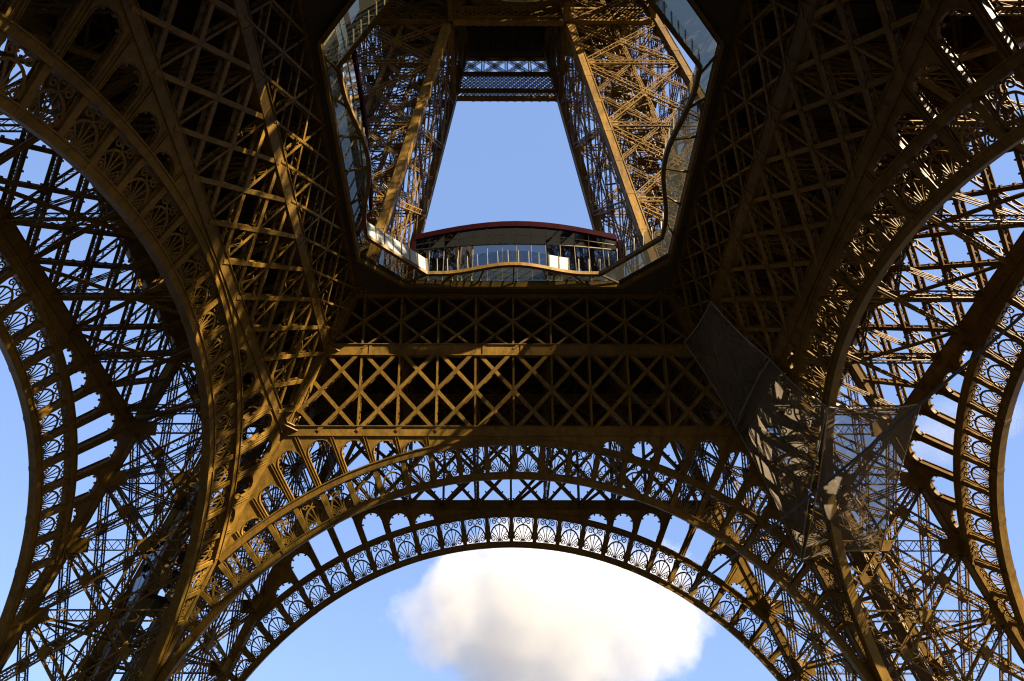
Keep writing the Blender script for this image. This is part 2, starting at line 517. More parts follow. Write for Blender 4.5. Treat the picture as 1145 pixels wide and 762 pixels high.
def post_mesh(s0, s1, off):
    mb = MB()
    mb.bar(FP(0, s0, .04, off), FP(0, s1, .04, off), .20, .07, N0)
    mb.bar(FP(0, s0, .78, off), FP(0, s1, .78, off), .26, .07, N0)
    n = max(4, int((s1 - s0) / .75))
    for j in range(n):
        A, B = s0 + (s1 - s0) * j / n, s0 + (s1 - s0) * (j + 1) / n
        d0, d1 = (.1, .74) if j % 2 else (.74, .1)
        for e in (-.09, .09):
            mb.bar(FP(e, A, d0, off), FP(e, B, d1, off), .07, .03, (1, 0, 0))
    # foot flare
    mb.bar(FP(0, s0 - .1, .05, off), FP(0, s0 + .55, .05, off), .55, .06, N0)
    return mb

def diag_mesh(dx, s0, s1, sg, off, f0=0.0, f1=1.0, w=.46):
    mb = MB()
    dz = .0 if sg > 0 else .10
    A0, B0 = np.array((f0 * dx * sg, s0 + (s1 - s0) * f0)), np.array((f1 * dx * sg, s0 + (s1 - s0) * f1))
    def Q(p, d): return FP(p[0], p[1], d, off)
    for d in (-.03 + dz, .66 + dz):
        mb.bar(Q(A0, d), Q(B0, d), w, .07, N0)
    for e in (-1, 1):                       # upstanding edge angles
        nrm = np.array((-(B0 - A0)[1], (B0 - A0)[0])); nrm = nrm / np.linalg.norm(nrm) * (w / 2 - .03) * e
        mb.bar(Q(A0 + nrm, .03 + dz), Q(B0 + nrm, .03 + dz), .05, .14, N0)
    L = np.linalg.norm(B0 - A0); n = max(2, int(L / .62))
    for j in range(n):
        a_, b_ = A0 + (B0 - A0) * j / n, A0 + (B0 - A0) * (j + 1) / n
        d0, d1 = (.02, .62) if j % 2 else (.62, .02)
        nrm = np.array((-(B0 - A0)[1], (B0 - A0)[0])); nrm = nrm / np.linalg.norm(nrm) * (w / 2 - .08)
        side = np.cross((Q(B0, 0) - Q(A0, 0)), N0)
        for e in (-1, 1):
            mb.bar(Q(a_ + nrm * e, d0 + dz), Q(b_ + nrm * e, d1 + dz), .07, .03, side)
    if off > 0:
        nrm = np.array((-(B0 - A0)[1], (B0 - A0)[0])); nrm = nrm / np.linalg.norm(nrm); nrm = nrm * np.sign(nrm[1])
        for f in np.arange(.7, L - .3, 1.1):
            c = A0 + (B0 - A0) / L * f
            mb.bar(Q(c + nrm * w / 2, .1 + dz), Q(c + nrm * (w / 2 + .2), .1 + dz), .17, .2, N0)
    return mb

def girder(off):
    gd = chord_mesh(off).build('lattice_girder', IRON, tower)
    for (z0, z1, w) in ((Z1B - .5, Z2A + .5, .38), (Z2B - .5, Z3A + .3, .21)):
        s0, s1 = zs(z0), zs(z1); sm = (s0 + s1) / 2
        n = int((ribx(s1) - .3) / BAY)
        pm = post_mesh(s0, s1, off)
        first = None
        for j in range(-n, n + 1):
            if first is None: first = pm.build('post', IRON, gd)
            else: first = link_mesh('post', first.data, gd)
            first.location = (j * BAY, 0, 0)
        # edge posts hard against the ribs
        cache = {}
        for sg in (1, -1):
            for j in range(-n - 3, n + 4):
                # from (j, bottom) to (j + 2 sg, top); clip to the opening between the ribs
                f0, f1 = 0.0, 1.0
                for q in range(40):
                    s = s0 + (s1 - s0) * f0
                    if abs(j * BAY + f0 * 2 * BAY * sg) > ribx(s) - .25: f0 += .025
                    s = s0 + (s1 - s0) * f1
                    if abs(j * BAY + f1 * 2 * BAY * sg) > ribx(s) - .25: f1 -= .025
                f0, f1 = round(f0, 3), round(f1, 3)
                if f1 - f0 < .12: continue
                key = (sg, f0, f1)
                if key in cache: o = link_mesh('diagonal', cache[key], gd)
                else:
                    o = diag_mesh(2 * BAY, s0, s1, sg, off, f0, f1, w).build('diagonal', IRON, gd); cache[key] = o.data
                o.location = (j * BAY, 0, 0)
    return gd
for off in (0.0, OFF):
    gd = girder(off)
    four(gd)

# ---- frames and wind bracing between the inner and outer girders --------
def cross_frame(x):
    mb = MB()
    P = lambda z, off, dy=0: np.array((x, a(z) + off + dy, z))
    for z in (44.2, 51.6, 57.0):
        mb.laced(P(z, .9), P(z, OFF), (0, 0, 1), .55, .9, .11, .06, .8)
    for z0, z1 in ((44.2, 51.6), (51.6, 57.0)):
        m = OFF / 2 + .4
        for (o0, o1) in ((.9, m), (m, .9), (m, OFF), (OFF, m)):
            mb.laced(P(z0, o0), P(z1, o1), (1, 0, 0), .3, .4, .08, .05, .6, sides=False)
        mb.laced(P(z0, m), P(z1, m), (1, 0, 0), .3, .4, .08, .05, .6, sides=False)
    return mb
def wind_brace():
    mb = MB()
    z = 44.0
    xs = [j * 2 * BAY for j in range(-2, 3)]
    for i in range(4):
        for s in (0, 1):
            A = np.array((xs[i + s], a(z) + .9, z - .35 * s)); B = np.array((xs[i + 1 - s], a(z) + OFF, z - .35 * s))
            mb.bar(A, B, .42, .10, (0, 0, 1)); mb.bar(A, B, .08, .34, (0, 0, 1))
    for e in (-1, 1):
        A = np.array((xs[2 + 2 * e], a(z) + .9, z)); B = np.array((xs[2 + 2 * e] + e * 6, a(z) + OFF, z)); mb.bar(A, B, .42, .30, (0, 0, 1))
    # a longitudinal walkway beam half-way
    mb.laced(np.array((-a(51) - 6, a(51.2) + OFF / 2, 51.2)), np.array((a(51) + 6, a(51.2) + OFF / 2, 51.2)), (0, 0, 1), .7, .8, .12, .06, .8)
    return mb
for j in (-5, -3, -1, 1, 3, 5):
    fr = cross_frame(j * BAY).build('cross_frame', IRON, tower); four(fr)
wb = wind_brace().build('wind_bracing', IRON, tower); four(wb)

# ---- the four lower legs --------------------------------------------------
ZL = [0.4, 5.2, 10.9, 16.7, 22.4, 28.2, 34.0, 39.8, 44.4, 51.4, 57.0]
def leg_corner(c, z):
    A = a(z); B = A + OFF
    return np.array({'A': (-A, A, z), 'B': (-B, A, z), 'C': (-A, B, z), 'D': (-B, B, z)}[c])
RIBW = 1.0
def rib_mesh(c, z0, z1, fn, w, outx, outy):
    mb = MB()
    def sec(z, x0, x1):
        p = fn(c, z)
        return [p + np.array((outx * u, outy * v, 0)) for u, v in ((x0, x0), (x1, x0), (x1, x1), (x0, x1))]
    mb.box8(sec(z0, 0, w) + sec(z1, 0, w))
    z = z0 + 2.5
    while z < z1 - .6:      # splice plates and cover strips
        mb.box8(sec(z, -.03, w + .03) + sec(z + .55, -.03, w + .03)); z += 5.6
    for e in (0.04, w - .12):   # edge angles
        for ax in (0, 1):
            def s2(z):
                p = fn(c, z)
                if ax == 0: q = ((e, -.06), (e + .08, -.06), (e + .08, w + .06), (e, w + .06))
                else: q = ((-.06, e + .004), (w + .06, e + .004), (w + .06, e + .084), (-.06, e + .084))
                return [p + np.array((outx * u, outy * v, 0)) for u, v in q]
            mb.box8(s2(z0 + .01) + s2(z1 - .01))
    return mb
OUT = {'A': (-1, 1), 'B': (-1, 1), 'C': (-1, 1), 'D': (-1, 1)}

def gusset(mb, p, n, u, r):
    n = np.asarray(n, float); n /= np.linalg.norm(n); u = np.asarray(u, float); u = u - n * (u @ n); u /= np.linalg.norm(u)
    mb.bar(p - u * r, p + u * r, 2 * r * .8, .6, n)

def leg_bracing():
    mb = MB()
    faces = (('A', 'B', (0, 1, k)), ('A', 'C', (-1, 0, k)), ('B', 'D', (-1, 0, k)), ('C', 'D', (0, 1, k)))
    for c0, c1, n in faces:
        n = np.array(n, float); n /= np.linalg.norm(n)
        o0 = np.array((*OUT[c0], 0)) * .5; o1 = np.array((*OUT[c1], 0)) * .5
        P = lambda f, z: (leg_corner(c0, z) + o0) * (1 - f) + (leg_corner(c1, z) + o1) * f
        for i, z in enumerate(ZL):
            if i: mb.laced(P(0, z), P(1, z), n, 1.1, .5, .13, .065, .8, sides=False)
            if i and z < 45: gusset(mb, P(.5, z), n, P(1, z) - P(0, z), .6)
            if i and z < 45:
                for f in (.075, .925): gusset(mb, P(f, z), n, P(1, z) - P(0, z), .9)
        for i in range(len(ZL) - 1):
            z0, z1 = ZL[i], ZL[i + 1]
            if c0 == 'A': mb.laced(P(.5, z0), P(.5, z1), n, .9, .45, .12, .07, .75, sides=False)
            for f0, f1 in ((0, .5), (.5, 0), (.5, 1), (1, .5)):
                mb.laced(P(f0, z0), P(f1, z1), n, 1.0, .45, .12, .07, .8, sides=False)
            for f in (.25, .75): mb.bar(P(f, (z0 + z1) / 2 - .45), P(f, (z0 + z1) / 2 + .45), .85, .53, n)
    # plan diaphragms
    for z in ZL[1:8:2]:
        A, B, C, D = (leg_corner(c, z) + np.array((*OUT[c], 0)) * .5 for c in 'ABCD')
        M = (A + B + C + D) / 4
        for p, q in ((A, D), (B, C)):
            mb.laced(p, q, (0, 0, 1), .55, .6, .11, .055, .7, sides=False)
    return mb

def track_mesh():
    """inclined lift rails with sleepers and stairs running up inside the leg"""
    mb = MB(); st = MB()
    M = lambda z, e=0, h=0: np.array((-(a(z) + OFF / 2) + e * .7071, a(z) + OFF / 2 + e * .7071, z + h))
    nrm = np.array((.65, -.65, .4))
    z0, z1 = .5, 55
    for e in (-2.1, -.75, .75, 2.1):
        mb.bar(M(z0, e), M(z1, e), .30, .65, nrm)
        mb.bar(M(z0, e, 1.6), M(z1, e, 1.6), .16, .2, nrm)
    z = z0
    while z < z1:
        mb.bar(M(z, -2.4), M(z, 2.4), .35, .3, (0, 0, 1))
        mb.bar(M(z, -2.1), M(z, -2.1, 1.6), .12, .12, (1, 0, 0)); mb.bar(M(z, 2.1), M(z, 2.1, 1.6), .12, .12, (1, 0, 0))
        mb.bar(M(z, -2.1), M(z + 1.5, -.75), .10, .1, nrm); mb.bar(M(z, 2.1), M(z + 1.5, .75), .10, .1, nrm)
        z += 1.5
    # decking between the outer pair of rails
    for e in (-1.45, 1.45):
        mb.bar(M(z0, e, -.25), M(z1, e, -.25), .95, .06, nrm)
    # zigzag stair flights at the side
    z = 1.0; sg = 1
    def Sx(z, u): 
        return np.array((-(a(z) + OFF * .5) + 4.2 * .7071 + u * .7071, a(z) + OFF * .5 + 4.2 * .7071 - u * .7071, z))
    while z < 54:
        A, B = Sx(z, -2.2 * sg), Sx(z + 2.6, 2.2 * sg)
        for e in (-.45, .45):
            o = np.array((.7071, .7071, 0)) * e
            st.bar(A + o, B + o, .06, .30, (0, 0, 1)); st.bar(A + o + (0, 0, 1.0), B + o + (0, 0, 1.0), .05, .05, (0, 0, 1))
            for f in np.linspace(0, 1, 5): st.bar(A + (B - A) * f + o, A + (B - A) * f + o + (0, 0, 1.0), .04, .04, (1, 0, 0))
        for f in np.linspace(.03, .97, 12): 
            p = A + (B - A) * f; st.bar(p - np.array((.32, .32, 0)), p + np.array((.32, .32, 0)), .26, .04, (0, 0, 1))
        p = B; st.bar(p - np.array((.6, .6, 0)), p + np.array((.6, .6, 0)), 1.1, .08, (0, 0, 1))
        z += 2.6; sg = -sg
    return mb, st

leg = empty('leg', parent=tower)
for c in 'ABCD':
    r_ = rib_mesh(c, 0, 57.3, leg_corner, RIBW, *OUT[c])
    if c == 'A':     # corner plates where the chords of two sides meet
        for z in (43.9, 51.6):
            p = leg_corner('A', z)
            for dz in (0, .42):
                i = len(r_.v); q = 1.5
                P = [p + (-.4, .4, dz), p + (q, .15, dz), p + (-.15, -q, dz)]
                r_.v += [tuple(x) for x in P] + [tuple(x + (0, 0, .12)) for x in P]
                r_.f += [(i, i + 2, i + 1), (i + 3, i + 4, i + 5), (i, i + 1, i + 4, i + 3), (i + 1, i + 2, i + 5, i + 4), (i + 2, i, i + 3, i + 5)]
    r_.build('rib', IRON, leg)
leg_bracing().build('bracing', IRON, leg)
tm_, st_ = track_mesh()
tm_.build('elevator_track', RAILM, leg); st_.build('staircase', IRON, leg)
mbp = MB()
for c in 'ABCD':
    p = leg_corner(c, 0) + np.array((*OUT[c], 0)) * .5
    mbp.box8([p + (x, y, z) for z in (0, 1.4) for x, y in ((-2.2 + z * .3, -2.2 + z * .3), (2.2 - z * .3, -2.2 + z * .3), (2.2 - z * .3, 2.2 - z * .3), (-2.2 + z * .3, 2.2 - z * .3))])
stone, n_, l_, b_ = mat('masonry_base'); b_.inputs['Base Color'].default_value = (.32, .29, .24, 1); b_.inputs['Roughness'].default_value = .85
mbp.build('masonry_base', stone, leg)
four(leg)

# ---- first floor deck -----------------------------------------------------
ZD = 58.0
HX, CX = 15.2, 9.4            # half opening; where the corners are cut
def edge_curve(inset=0.0, wave=1.35, n=24):
    """octagonal opening with a bowed middle on every side, as a closed loop"""
    pts = []
    h, c = HX + inset * .7, CX + inset * 1.55
    for q in range(4):
        ca, sa = math.cos(q * math.pi / 2), math.sin(q * math.pi / 2)
        base = h if q % 2 else (h - .6 if q == 0 else h + .5)
        cc = c
        for f in np.linspace(-1, 1, n):
            t = f * cc
            y = base - ((wave if q != 2 else wave * .75) * math.cos(f * math.pi / 2 * 1.18) ** 2 if abs(f) < .85 else 0)
            x = -t
            pts.append((x * ca - y * sa, x * sa + y * ca))
    return pts
deck_hole = edge_curve(1.35, 0.0, 6)
V, F = curve_mesh([[(-35.5, -35.5), (35.5, -35.5), (35.5, 35.5), (-35.5, 35.5)], deck_hole], .2)
mb = MB(); mb.v = [(x, y, z + ZD - .25) for x, y, z in V]; mb.f = F
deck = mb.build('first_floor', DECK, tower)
# floor beams under the deck
def floor_beam(P, Q, w, h):
    mb = MB(); P = np.array(P, float); Q = np.array(Q, float)
    mb.bar(P, Q, .06, h, (0, 0, 1)); mb.bar(P - (0, 0, h / 2), Q - (0, 0, h / 2), w, .06, (0, 0, 1))
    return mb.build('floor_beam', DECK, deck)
for j in range(-8, 9):
    x = j * BAY
    for sg in (-1, 1):
        y0 = 17.6 if abs(x) < 17.5 else 0.0
        floor_beam((x, sg * y0, ZD - 1.0), (x, sg * 34.5, ZD - 1.0), .34, 1.0)
        floor_beam((sg * y0, x, ZD - 1.35), (sg * 34.5, x, ZD - 1.35), .34, .7)
mb = MB()
for sx in range(4):
    ca, sa = math.cos(sx * math.pi / 2), math.sin(sx * math.pi / 2)
    for j in range(-22, 23):
        x = j * 1.5
        mb.bar((x * ca - 17.4 * sa, x * sa + 17.4 * ca, ZD - .62), (x * ca - 34 * sa, x * sa + 34 * ca, ZD - .62), .16, .28, (0, 0, 1))
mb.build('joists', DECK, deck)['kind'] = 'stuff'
# edge beams round the opening: the straight structural octagon and the bowed ledge with its brackets
mb = MB()
H = [np.array((x, y, ZD - .75)) for x, y in edge_curve(1.55, 0.0, 2)]
for i in range(8): mb.bar(H[i] + (0, 0, .1), H[(i + 1) % 8] + (0, 0, .1), .30, .75, (0, 0, 1))
H = [np.array((x, y, ZD - .05)) for x, y in edge_curve(1.6, 0.0, 2)]
mb.build('edge_beam', IRON, deck)
LEDGE = edge_curve(0.0, 1.35, 25)
mb = MB()
L3 = [np.array((x, y, ZD)) for x, y in LEDGE]
mb.strip(L3 + [L3[0]], .38, .46, (0, 0, 1))
OUTL = edge_curve(1.45, 0.0, 25)
for i in range(0, len(LEDGE), 4):
    mb.bar(np.array((*LEDGE[i], ZD - .1)), np.array((*OUTL[i], ZD - .45)), .14, .26, (0, 0, 1))
mb.build('ledge', IRON, deck)
gf = MB()
nL = len(LEDGE)
for i in range(nL):
    j = (i + 1) % nL
    p, q, r, s = (np.array((*LEDGE[i], ZD + .12)), np.array((*LEDGE[j], ZD + .12)), np.array((*OUTL[j], ZD + .12)), np.array((*OUTL[i], ZD + .12)))
    b = len(gf.v); gf.v += [tuple(x) for x in (p, q, r, s)] + [tuple(x + (0, 0, .05)) for x in (p, q, r, s)]
    gf.f += [(b, b + 3, b + 2, b + 1), (b + 4, b + 5, b + 6, b + 7)]
gf.build('glass_floor', G_FLOOR, deck)

# ---- glass balustrades round the opening ---------------------------------
BAL = {  # index in LEDGE: 0..24 far side, 25..49 left, 50..74 near, 75..99 right
    'far': (0, 24, 'clear bowed glass balustrade along the ledge below the far pavilion', G_CLEAR),
    'nw': (24, 25, 'short straight balustrade of glass panels whitened as if sunlit at the far left corner', G_SUNLIT),  # white here stands in for sun on the panes
    'left': (25, 49, 'clear bowed glass balustrade on the left ledge under the tilted facade', G_CLEAR),
    'sw': (49, 50, 'short straight glass balustrade at the near left corner of the opening', G_CLEAR),
    'se': (74, 75, 'short straight glass balustrade at the near right corner of the opening', G_CLEAR),
    'right': (75, 99, 'clear bowed glass balustrade on the right ledge beside the lit upper leg', G_CLEAR),
    'ne': (99, 100, 'short straight balustrade of clear glass at the far right corner of the opening', G_CLEAR)}
for key, (i0, i1, lab, gm_) in BAL.items():
    pts = [np.array(LEDGE[i % nL]) for i in range(i0, i1 + 1)]
    seg = np.array(pts); dl = np.r_[0, np.cumsum(np.linalg.norm(np.diff(seg, axis=0), axis=1))]
    n = max(3, int(round(dl[-1] / 1.12)))
    ss = np.linspace(.05, dl[-1] - .05, n + 1)
    X = np.interp(ss, dl, seg[:, 0]); Y = np.interp(ss, dl, seg[:, 1])
    root = empty('glass_balustrade', (float(X.mean()), float(Y.mean()), ZD + .2))
    tag(root, lab, 'balustrade', 'glass balustrades round the first floor opening')
    off3 = np.array((X.mean(), Y.mean(), ZD + .2))
    hgt = 2.6
    B = [np.array((x, y, ZD + .2)) for x, y in zip(X, Y)]
    def up(p):
        r = math.hypot(p[0], p[1]); lean = .45
        return p + np.array((p[0] / r * lean, p[1] / r * lean, hgt))
    for p in B:
        m_ = MB(); m_.bar(p - off3, up(p) - off3, .055, .14, (p[0], p[1], 0)); m_.build('post', POSTM, root)
    for ip, (p, q) in enumerate(zip(B[:-1], B[1:])):
        t = (q - p) / np.linalg.norm(q - p) * .09
        m_ = MB(); P4 = [p + t, q - t, up(q) - t, up(p) + t]; nn = np.array((p[0], p[1], 0)); nn /= np.linalg.norm(nn)
        m_.box8([x - off3 for x in P4] + [x - off3 + nn * .03 for x in P4]); m_.build('glass_pane', G_SUNLIT if (key == 'far' and ip in (3, 4)) else gm_, root)  # two far panes coloured white to look sunlit
    m_ = MB(); m_.strip([x - off3 + (0, 0, .05) for x in B], .12, .10, (0, 0, 1)); m_.build('rail', POSTM, root)

# ---- pavilions on the first floor ----------------------------------------
def pavilion(rot, lab, x0, x1, wave=1.0, back=0.0, gmat=None, glow=None):
    root = empty('glass_pavilion', (0, 0, ZD), R(rot)); tag(root, lab, 'pavilion', 'glass pavilions on the first floor')
    n = 15
    xs = np.linspace(x0, x1, n)
    hw = (x1 - x0) / 2; xc = (x0 + x1) / 2
    def f(x): return math.cos((x - xc) / hw * math.pi / 2)
    base = [np.array((x, 17.6 + back - 1.0 * f(x) * wave, .15)) for x in xs]
    top = [np.array((x, 16.0 + back - 1.8 * f(x) * wave, 7.1 + .3 * f(x))) for x in xs]
    knee = [b + np.array((0, -.95, 6.0)) for b in base]
    for lo, hi, gmat in ((base, knee, glow or gmat), (knee, top, gmat)):
        for i in range(n - 1):
            m_ = MB(); P4 = [lo[i], lo[i + 1], hi[i + 1], hi[i]]
            m_.box8(P4 + [p + (0, .06, 0) for p in P4]); m_.build('glass_pane', gmat, root)
    for i in range(0, n):
        m_ = MB(); m_.bar(base[i] + (0, -.03, 0), knee[i] + (0, -.03, 0), .06, .10, (0, 1, 0)); m_.bar(knee[i] + (0, -.05, 0), top[i] + (0, -.05, 0), .07, .10, (0, 1, 0)); m_.build('mullion', POSTM, root)
    m_ = MB()
    m_.strip([b + (0, -.05, 0) for b in knee], .10, .12, (0, 0, 1))
    m_.strip([b * .5 + t * .5 + (0, -.06, 0) for b, t in zip(knee, top)], .06, .10, (0, 0, 1))
    m_.build('transom', POSTM, root)
    # roof: cladding band along the top edge and a slab behind it
    m_ = MB(); L = top
    i0 = 0
    for i, p in enumerate(L):
        q = np.array((p[0], 29.0, p[2] - 1.2 + .1))
        m_.v += [tuple(p + (0, -.25, -.05)), tuple(p + (0, -.30, .75)), tuple(q + (0, 0, .8)), tuple(q)]
    for i in range(n - 1):
        for e in range(4): m_.f.append((i * 4 + e, i * 4 + (e + 1) % 4, i * 4 + 4 + (e + 1) % 4, i * 4 + 4 + e))
    m_.f.append((0, 1, 2, 3)); j = (n - 1) * 4; m_.f.append((j + 3, j + 2, j + 1, j))
    m_.build('roof', RED, root)
    for e, i in ((x0, 0), (x1, n - 1)):
        m_ = MB(); b, t = base[i], top[i]; s = .35 if i else -.35
        P4 = [b + (s * .2, -.15, 0), np.array((e + s * .2, 29, 0.15)), np.array((e + s * .2, 29, 6.2)), t + (s * .2, -.15, -.02)]
        m_.box8(P4 + [p + (s, 0, 0) for p in P4]); m_.build('side_wall', RED, root)
    m_ = MB(); m_.box8([np.array(p, float) for p in ((x0, 28.8, .1), (x1, 28.8, .1), (x1, 29.1, .1), (x0, 29.1, .1), (x0, 28.8, 5.4), (x1, 28.8, 5.4), (x1, 29.1, 5.4), (x0, 29.1, 5.4))]); m_.build('back_wall', DARK, root)
    return root
pavilion(0, 'glass fronted pavilion with bowed dark red roof edge on the far side of the opening', -11.2, 12.2, gmat=G_FACADE, glow=G_LOW)
pavilion(90, 'pavilion with tall mirror glass front beyond the left edge of the opening', -15.5, 11.5, .35, .0, G_MIRROR)

# ---- frieze and consoles of the outer gallery ----------------------------------
mb = MB()
yb = 35.2
mb.box8([np.array(p) for p in ((-36, yb, 52.4), (36, yb, 52.4), (36, yb + .3, 52.4), (-36, yb + .3, 52.4), (-36, yb, 57.5), (36, yb, 57.5), (36, yb + .3, 57.5), (-36, yb + .3, 57.5))])
for z in (52.6, 54.3, 57.2): mb.bar((-35.6, yb - .1, z), (35.6, yb - .1, z), .22, .3, (0, 1, 0))
for j in range(-17, 18):
    x = j * BAY / 2
    mb.bar((x, yb - .1, 52.5), (x, yb - .1, 57.4), .2, .26, (0, 1, 0))
    mb.bar((x, a(50) + OFF - .4, 50.5), (x, yb, 52.7), .16, .22, (1, 0, 0))
o = mb.build('frieze', IRON, tower); four(o)

# ---- upper legs -------------------------------------------------------------
ZU0, ZU1 = 57.6, 121.0
def pp(z): return 16.03 + (7.97 - 16.03) * (z - 57) / 53.0
def qq(z): return 32.26 + (21.13 - 32.26) * (z - 57) / 53.0
def up_corner(c, z):
    P, Q = pp(z), qq(z)
    return np.array({'A': (-P, P, z), 'B': (-Q, P, z), 'C': (-P, Q, z), 'D': (-Q, Q, z)}[c])
upper = empty('upper_leg', parent=tower)
for c in 'ABCD': rib_mesh(c, ZU0, ZU1, up_corner, 1.15, *OUT[c]).build('rib', IRON, upper)
UL = [57.8, 70.6, 84.0, 97.0, 106.5, 114.5, 120.5]
mb = MB()
for c0, c1, n in (('A', 'B', (0, 1, .15)), ('A', 'C', (-1, 0, .15)), ('B', 'D', (-1, 0, .2)), ('C', 'D', (0, 1, .2))):
    o0 = np.array((*OUT[c0], 0)) * .5; o1 = np.array((*OUT[c1], 0)) * .5
    P = lambda f, z: (up_corner(c0, z) + o0) * (1 - f) + (up_corner(c1, z) + o1) * f
    for i, z in enumerate(UL):
        mb.laced(P(0, z), P(1, z), n, .75, .75, .13, .065, .7)
    for i in range(len(UL) - 1):
        z0, z1 = UL[i], UL[i + 1]
        for f0, f1 in ((0, 1), (1, 0)): mb.laced(P(f0, z0), P(f1, z1), n, .75, .75, .12, .065, .75)
        gusset(mb, P(.5, (z0 + z1) / 2), n, P(1, z1) - P(0, z0), .75)
        for f in (.06, .94): gusset(mb, P(f, z1), n, P(1, z1) - P(0, z1), .8)
        for f0, f1, za, zb in ((0, .5, .5, 1), (.5, 1, 1, .5), (0, .5, .5, 0), (.5, 1, 0, .5)):
            mb.laced(P(f0, z0 + (z1 - z0) * za), P(f1, z0 + (z1 - z0) * zb), n, .4, .45, .08, .05, .6, sides=False)
        mb.laced(P(.5, z0), P(.5, z1), n, .4, .45, .08, .05, .6, sides=False)
mb.build('bracing', IRON, upper)
# lift shaft, stairs and pipes inside the upper leg
mb = MB()
def UM(z, u=0, v=0):
    m = (up_corner('A', z) + up_corner('D', z)) / 2; return m + np.array((u, v, 0))
for u, v in ((-2.5, -2.5), (2.5, -2.5), (2.5, 2.5), (-2.5, 2.5)):
    mb.laced(UM(58, u, v), UM(120, u, v), (1, 0, 0), .5, .5, .12, .06, .7)
z = 59.0
rng = random.Random(3)
while z < 119:
    for (u0, v0), (u1, v1) in (((-2.5, -2.5), (2.5, -2.5)), ((2.5, -2.5), (2.5, 2.5)), ((2.5, 2.5), (-2.5, 2.5)), ((-2.5, 2.5), (-2.5, -2.5))):
        mb.bar(UM(z, u0, v0), UM(z, u1, v1), .16, .16, (0, 0, 1))
        mb.bar(UM(z, u0, v0), UM(z + 2.4, u1, v1), .10, .10, (0, 0, 1))
    z += 2.4
mb.build('lift_shaft', IRON, upper)
mb = MB()
z = 59.0; sg = 1
while z < 118:
    for fl in ((3.9, 0), (-3.9, .8)):
        A = UM(z + fl[1], fl[0], -2.4 * sg); B = UM(z + 2.2 + fl[1], fl[0], 2.4 * sg)
        for e in (-.45, .45):
            mb.bar(A + (e, 0, 0), B + (e, 0, 0), .06, .3, (0, 0, 1)); mb.bar(A + (e, 0, 1), B + (e, 0, 1), .05, .06, (0, 0, 1))
        for f in np.linspace(.03, .97, 9):
            p = A + (B - A) * f; mb.bar(p - (.45, 0, 0), p + (.45, 0, 0), .26, .04, (0, 0, 1))
        mb.bar(B + (-.6, 0, 0), B + (.6, 0, 0), 1.1, .08, (0, 0, 1))
        for e in (-.6, .6):
            mb.bar(B + (e, -.5 * sg, 0), B + (e, -.5 * sg, 1.1), .05, .05, (1, 0, 0)); mb.bar(B + (e, .5 * sg, 0), B + (e, .5 * sg, 1.1), .05, .05, (1, 0, 0))
    z += 2.2; sg = -sg
mb.build('staircase', IRON, upper)
mb = MB()
for j in range(9):
    u, v = rng.uniform(-5, 5), rng.uniform(-5, 5)
    mb.tube([UM(58, u, v), UM(90, u * .9, v * .9), UM(120, u * .8, v * .8)], rng.uniform(.06, .16), 7)
for j in range(36):
    z = rng.uniform(60, 118); z2 = z + rng.uniform(-2, 5)
    c = lambda: rng.uniform(-6.0, 6.0) * (1 - (z - 58) / 260)
    mb.bar(UM(z, c(), c()), UM(z2, c(), c()), rng.uniform(.08, .2), rng.uniform(.08, .2), (0, 0, 1))
mb.build('pipework', RAILM, upper)
four(upper)

# ---- second floor ------------------------------------------------------------
V, F = curve_mesh([[(-21.5, -21.5), (21.5, -21.5), (21.5, 21.5), (-21.5, 21.5)]], .25)
mb = MB(); mb.v = [(x, y, z + 121.4) for x, y, z in V]; mb.f = F
sf = mb.build('second_floor', DECK, tower)
for j in range(-9, 10):
    floor = MB(); floor.bar((j * 2.25, -21, 120.6), (j * 2.25, 21, 120.6), .3, .9, (0, 0, 1)); floor.build('floor_beam', DECK, sf)
for j in (-16, -12, -8, -4, 0, 4, 8, 12, 16):
    floor = MB(); floor.bar((-21, j, 120.2), (21, j, 120.2), .4, 1.3, (0, 0, 1)); floor.build('floor_beam', DECK, sf)
def second_girder(y0, xh, z0, z1, z2):
    """deep girder: diamond lattice below, tall crosses above"""
    mb = MB(); n = (0, 1, 0)
    for z, h in ((z0, .5), (z0 + (z1 - z0) * .3, .35), (z1, .5), (z2, .6)):
        mb.bar((-xh, y0, z), (xh, y0, z), h, .7, n)
    m = int(round(2 * xh / 1.3)); dx = 2 * xh / m; zb = z0 + (z1 - z0) * .3
    for j in range(-2, m):
        for s in (0, 1):
            for (za, zc, sp) in ((z0, z1, 4),):
                x0, x1 = -xh + j * dx, -xh + (j + sp) * dx
                if s: x0, x1 = x1, x0
                t0, t1 = 0, 1
                p, q = np.array((x0, y0 + .12 * (s - .5), za)), np.array((x1, y0 + .12 * (s - .5), zc))
                def cl(p, q):
                    if p[0] < -xh: p = p + (q - p) * ((-xh - p[0]) / (q[0] - p[0]))
                    if p[0] > xh: p = p + (q - p) * ((xh - p[0]) / (q[0] - p[0]))
                    return p
                if max(p[0], q[0]) <= -xh or min(p[0], q[0]) >= xh: continue
                p2, q2 = cl(p, q), cl(q, p)
                mb.bar(p2, q2, .26, .08, n); mb.bar(p2 + (0, .5, 0), q2 + (0, .5, 0), .26, .08, n)
    xq = xh / 2
    for j in range(-2, 2):
        for s in (0, 1):
            A = np.array(((j + s) * xq, y0, z1)); B = np.array(((j + 1 - s) * xq, y0, z2)); mb.laced(A, B, n, .55, .6, .11, .06, .6)
    for j in range(-2, 3): mb.laced(np.array((j * xq, y0, z1)), np.array((j * xq, y0, z2)), n, .55, .6, .11, .06, .6)
    return mb
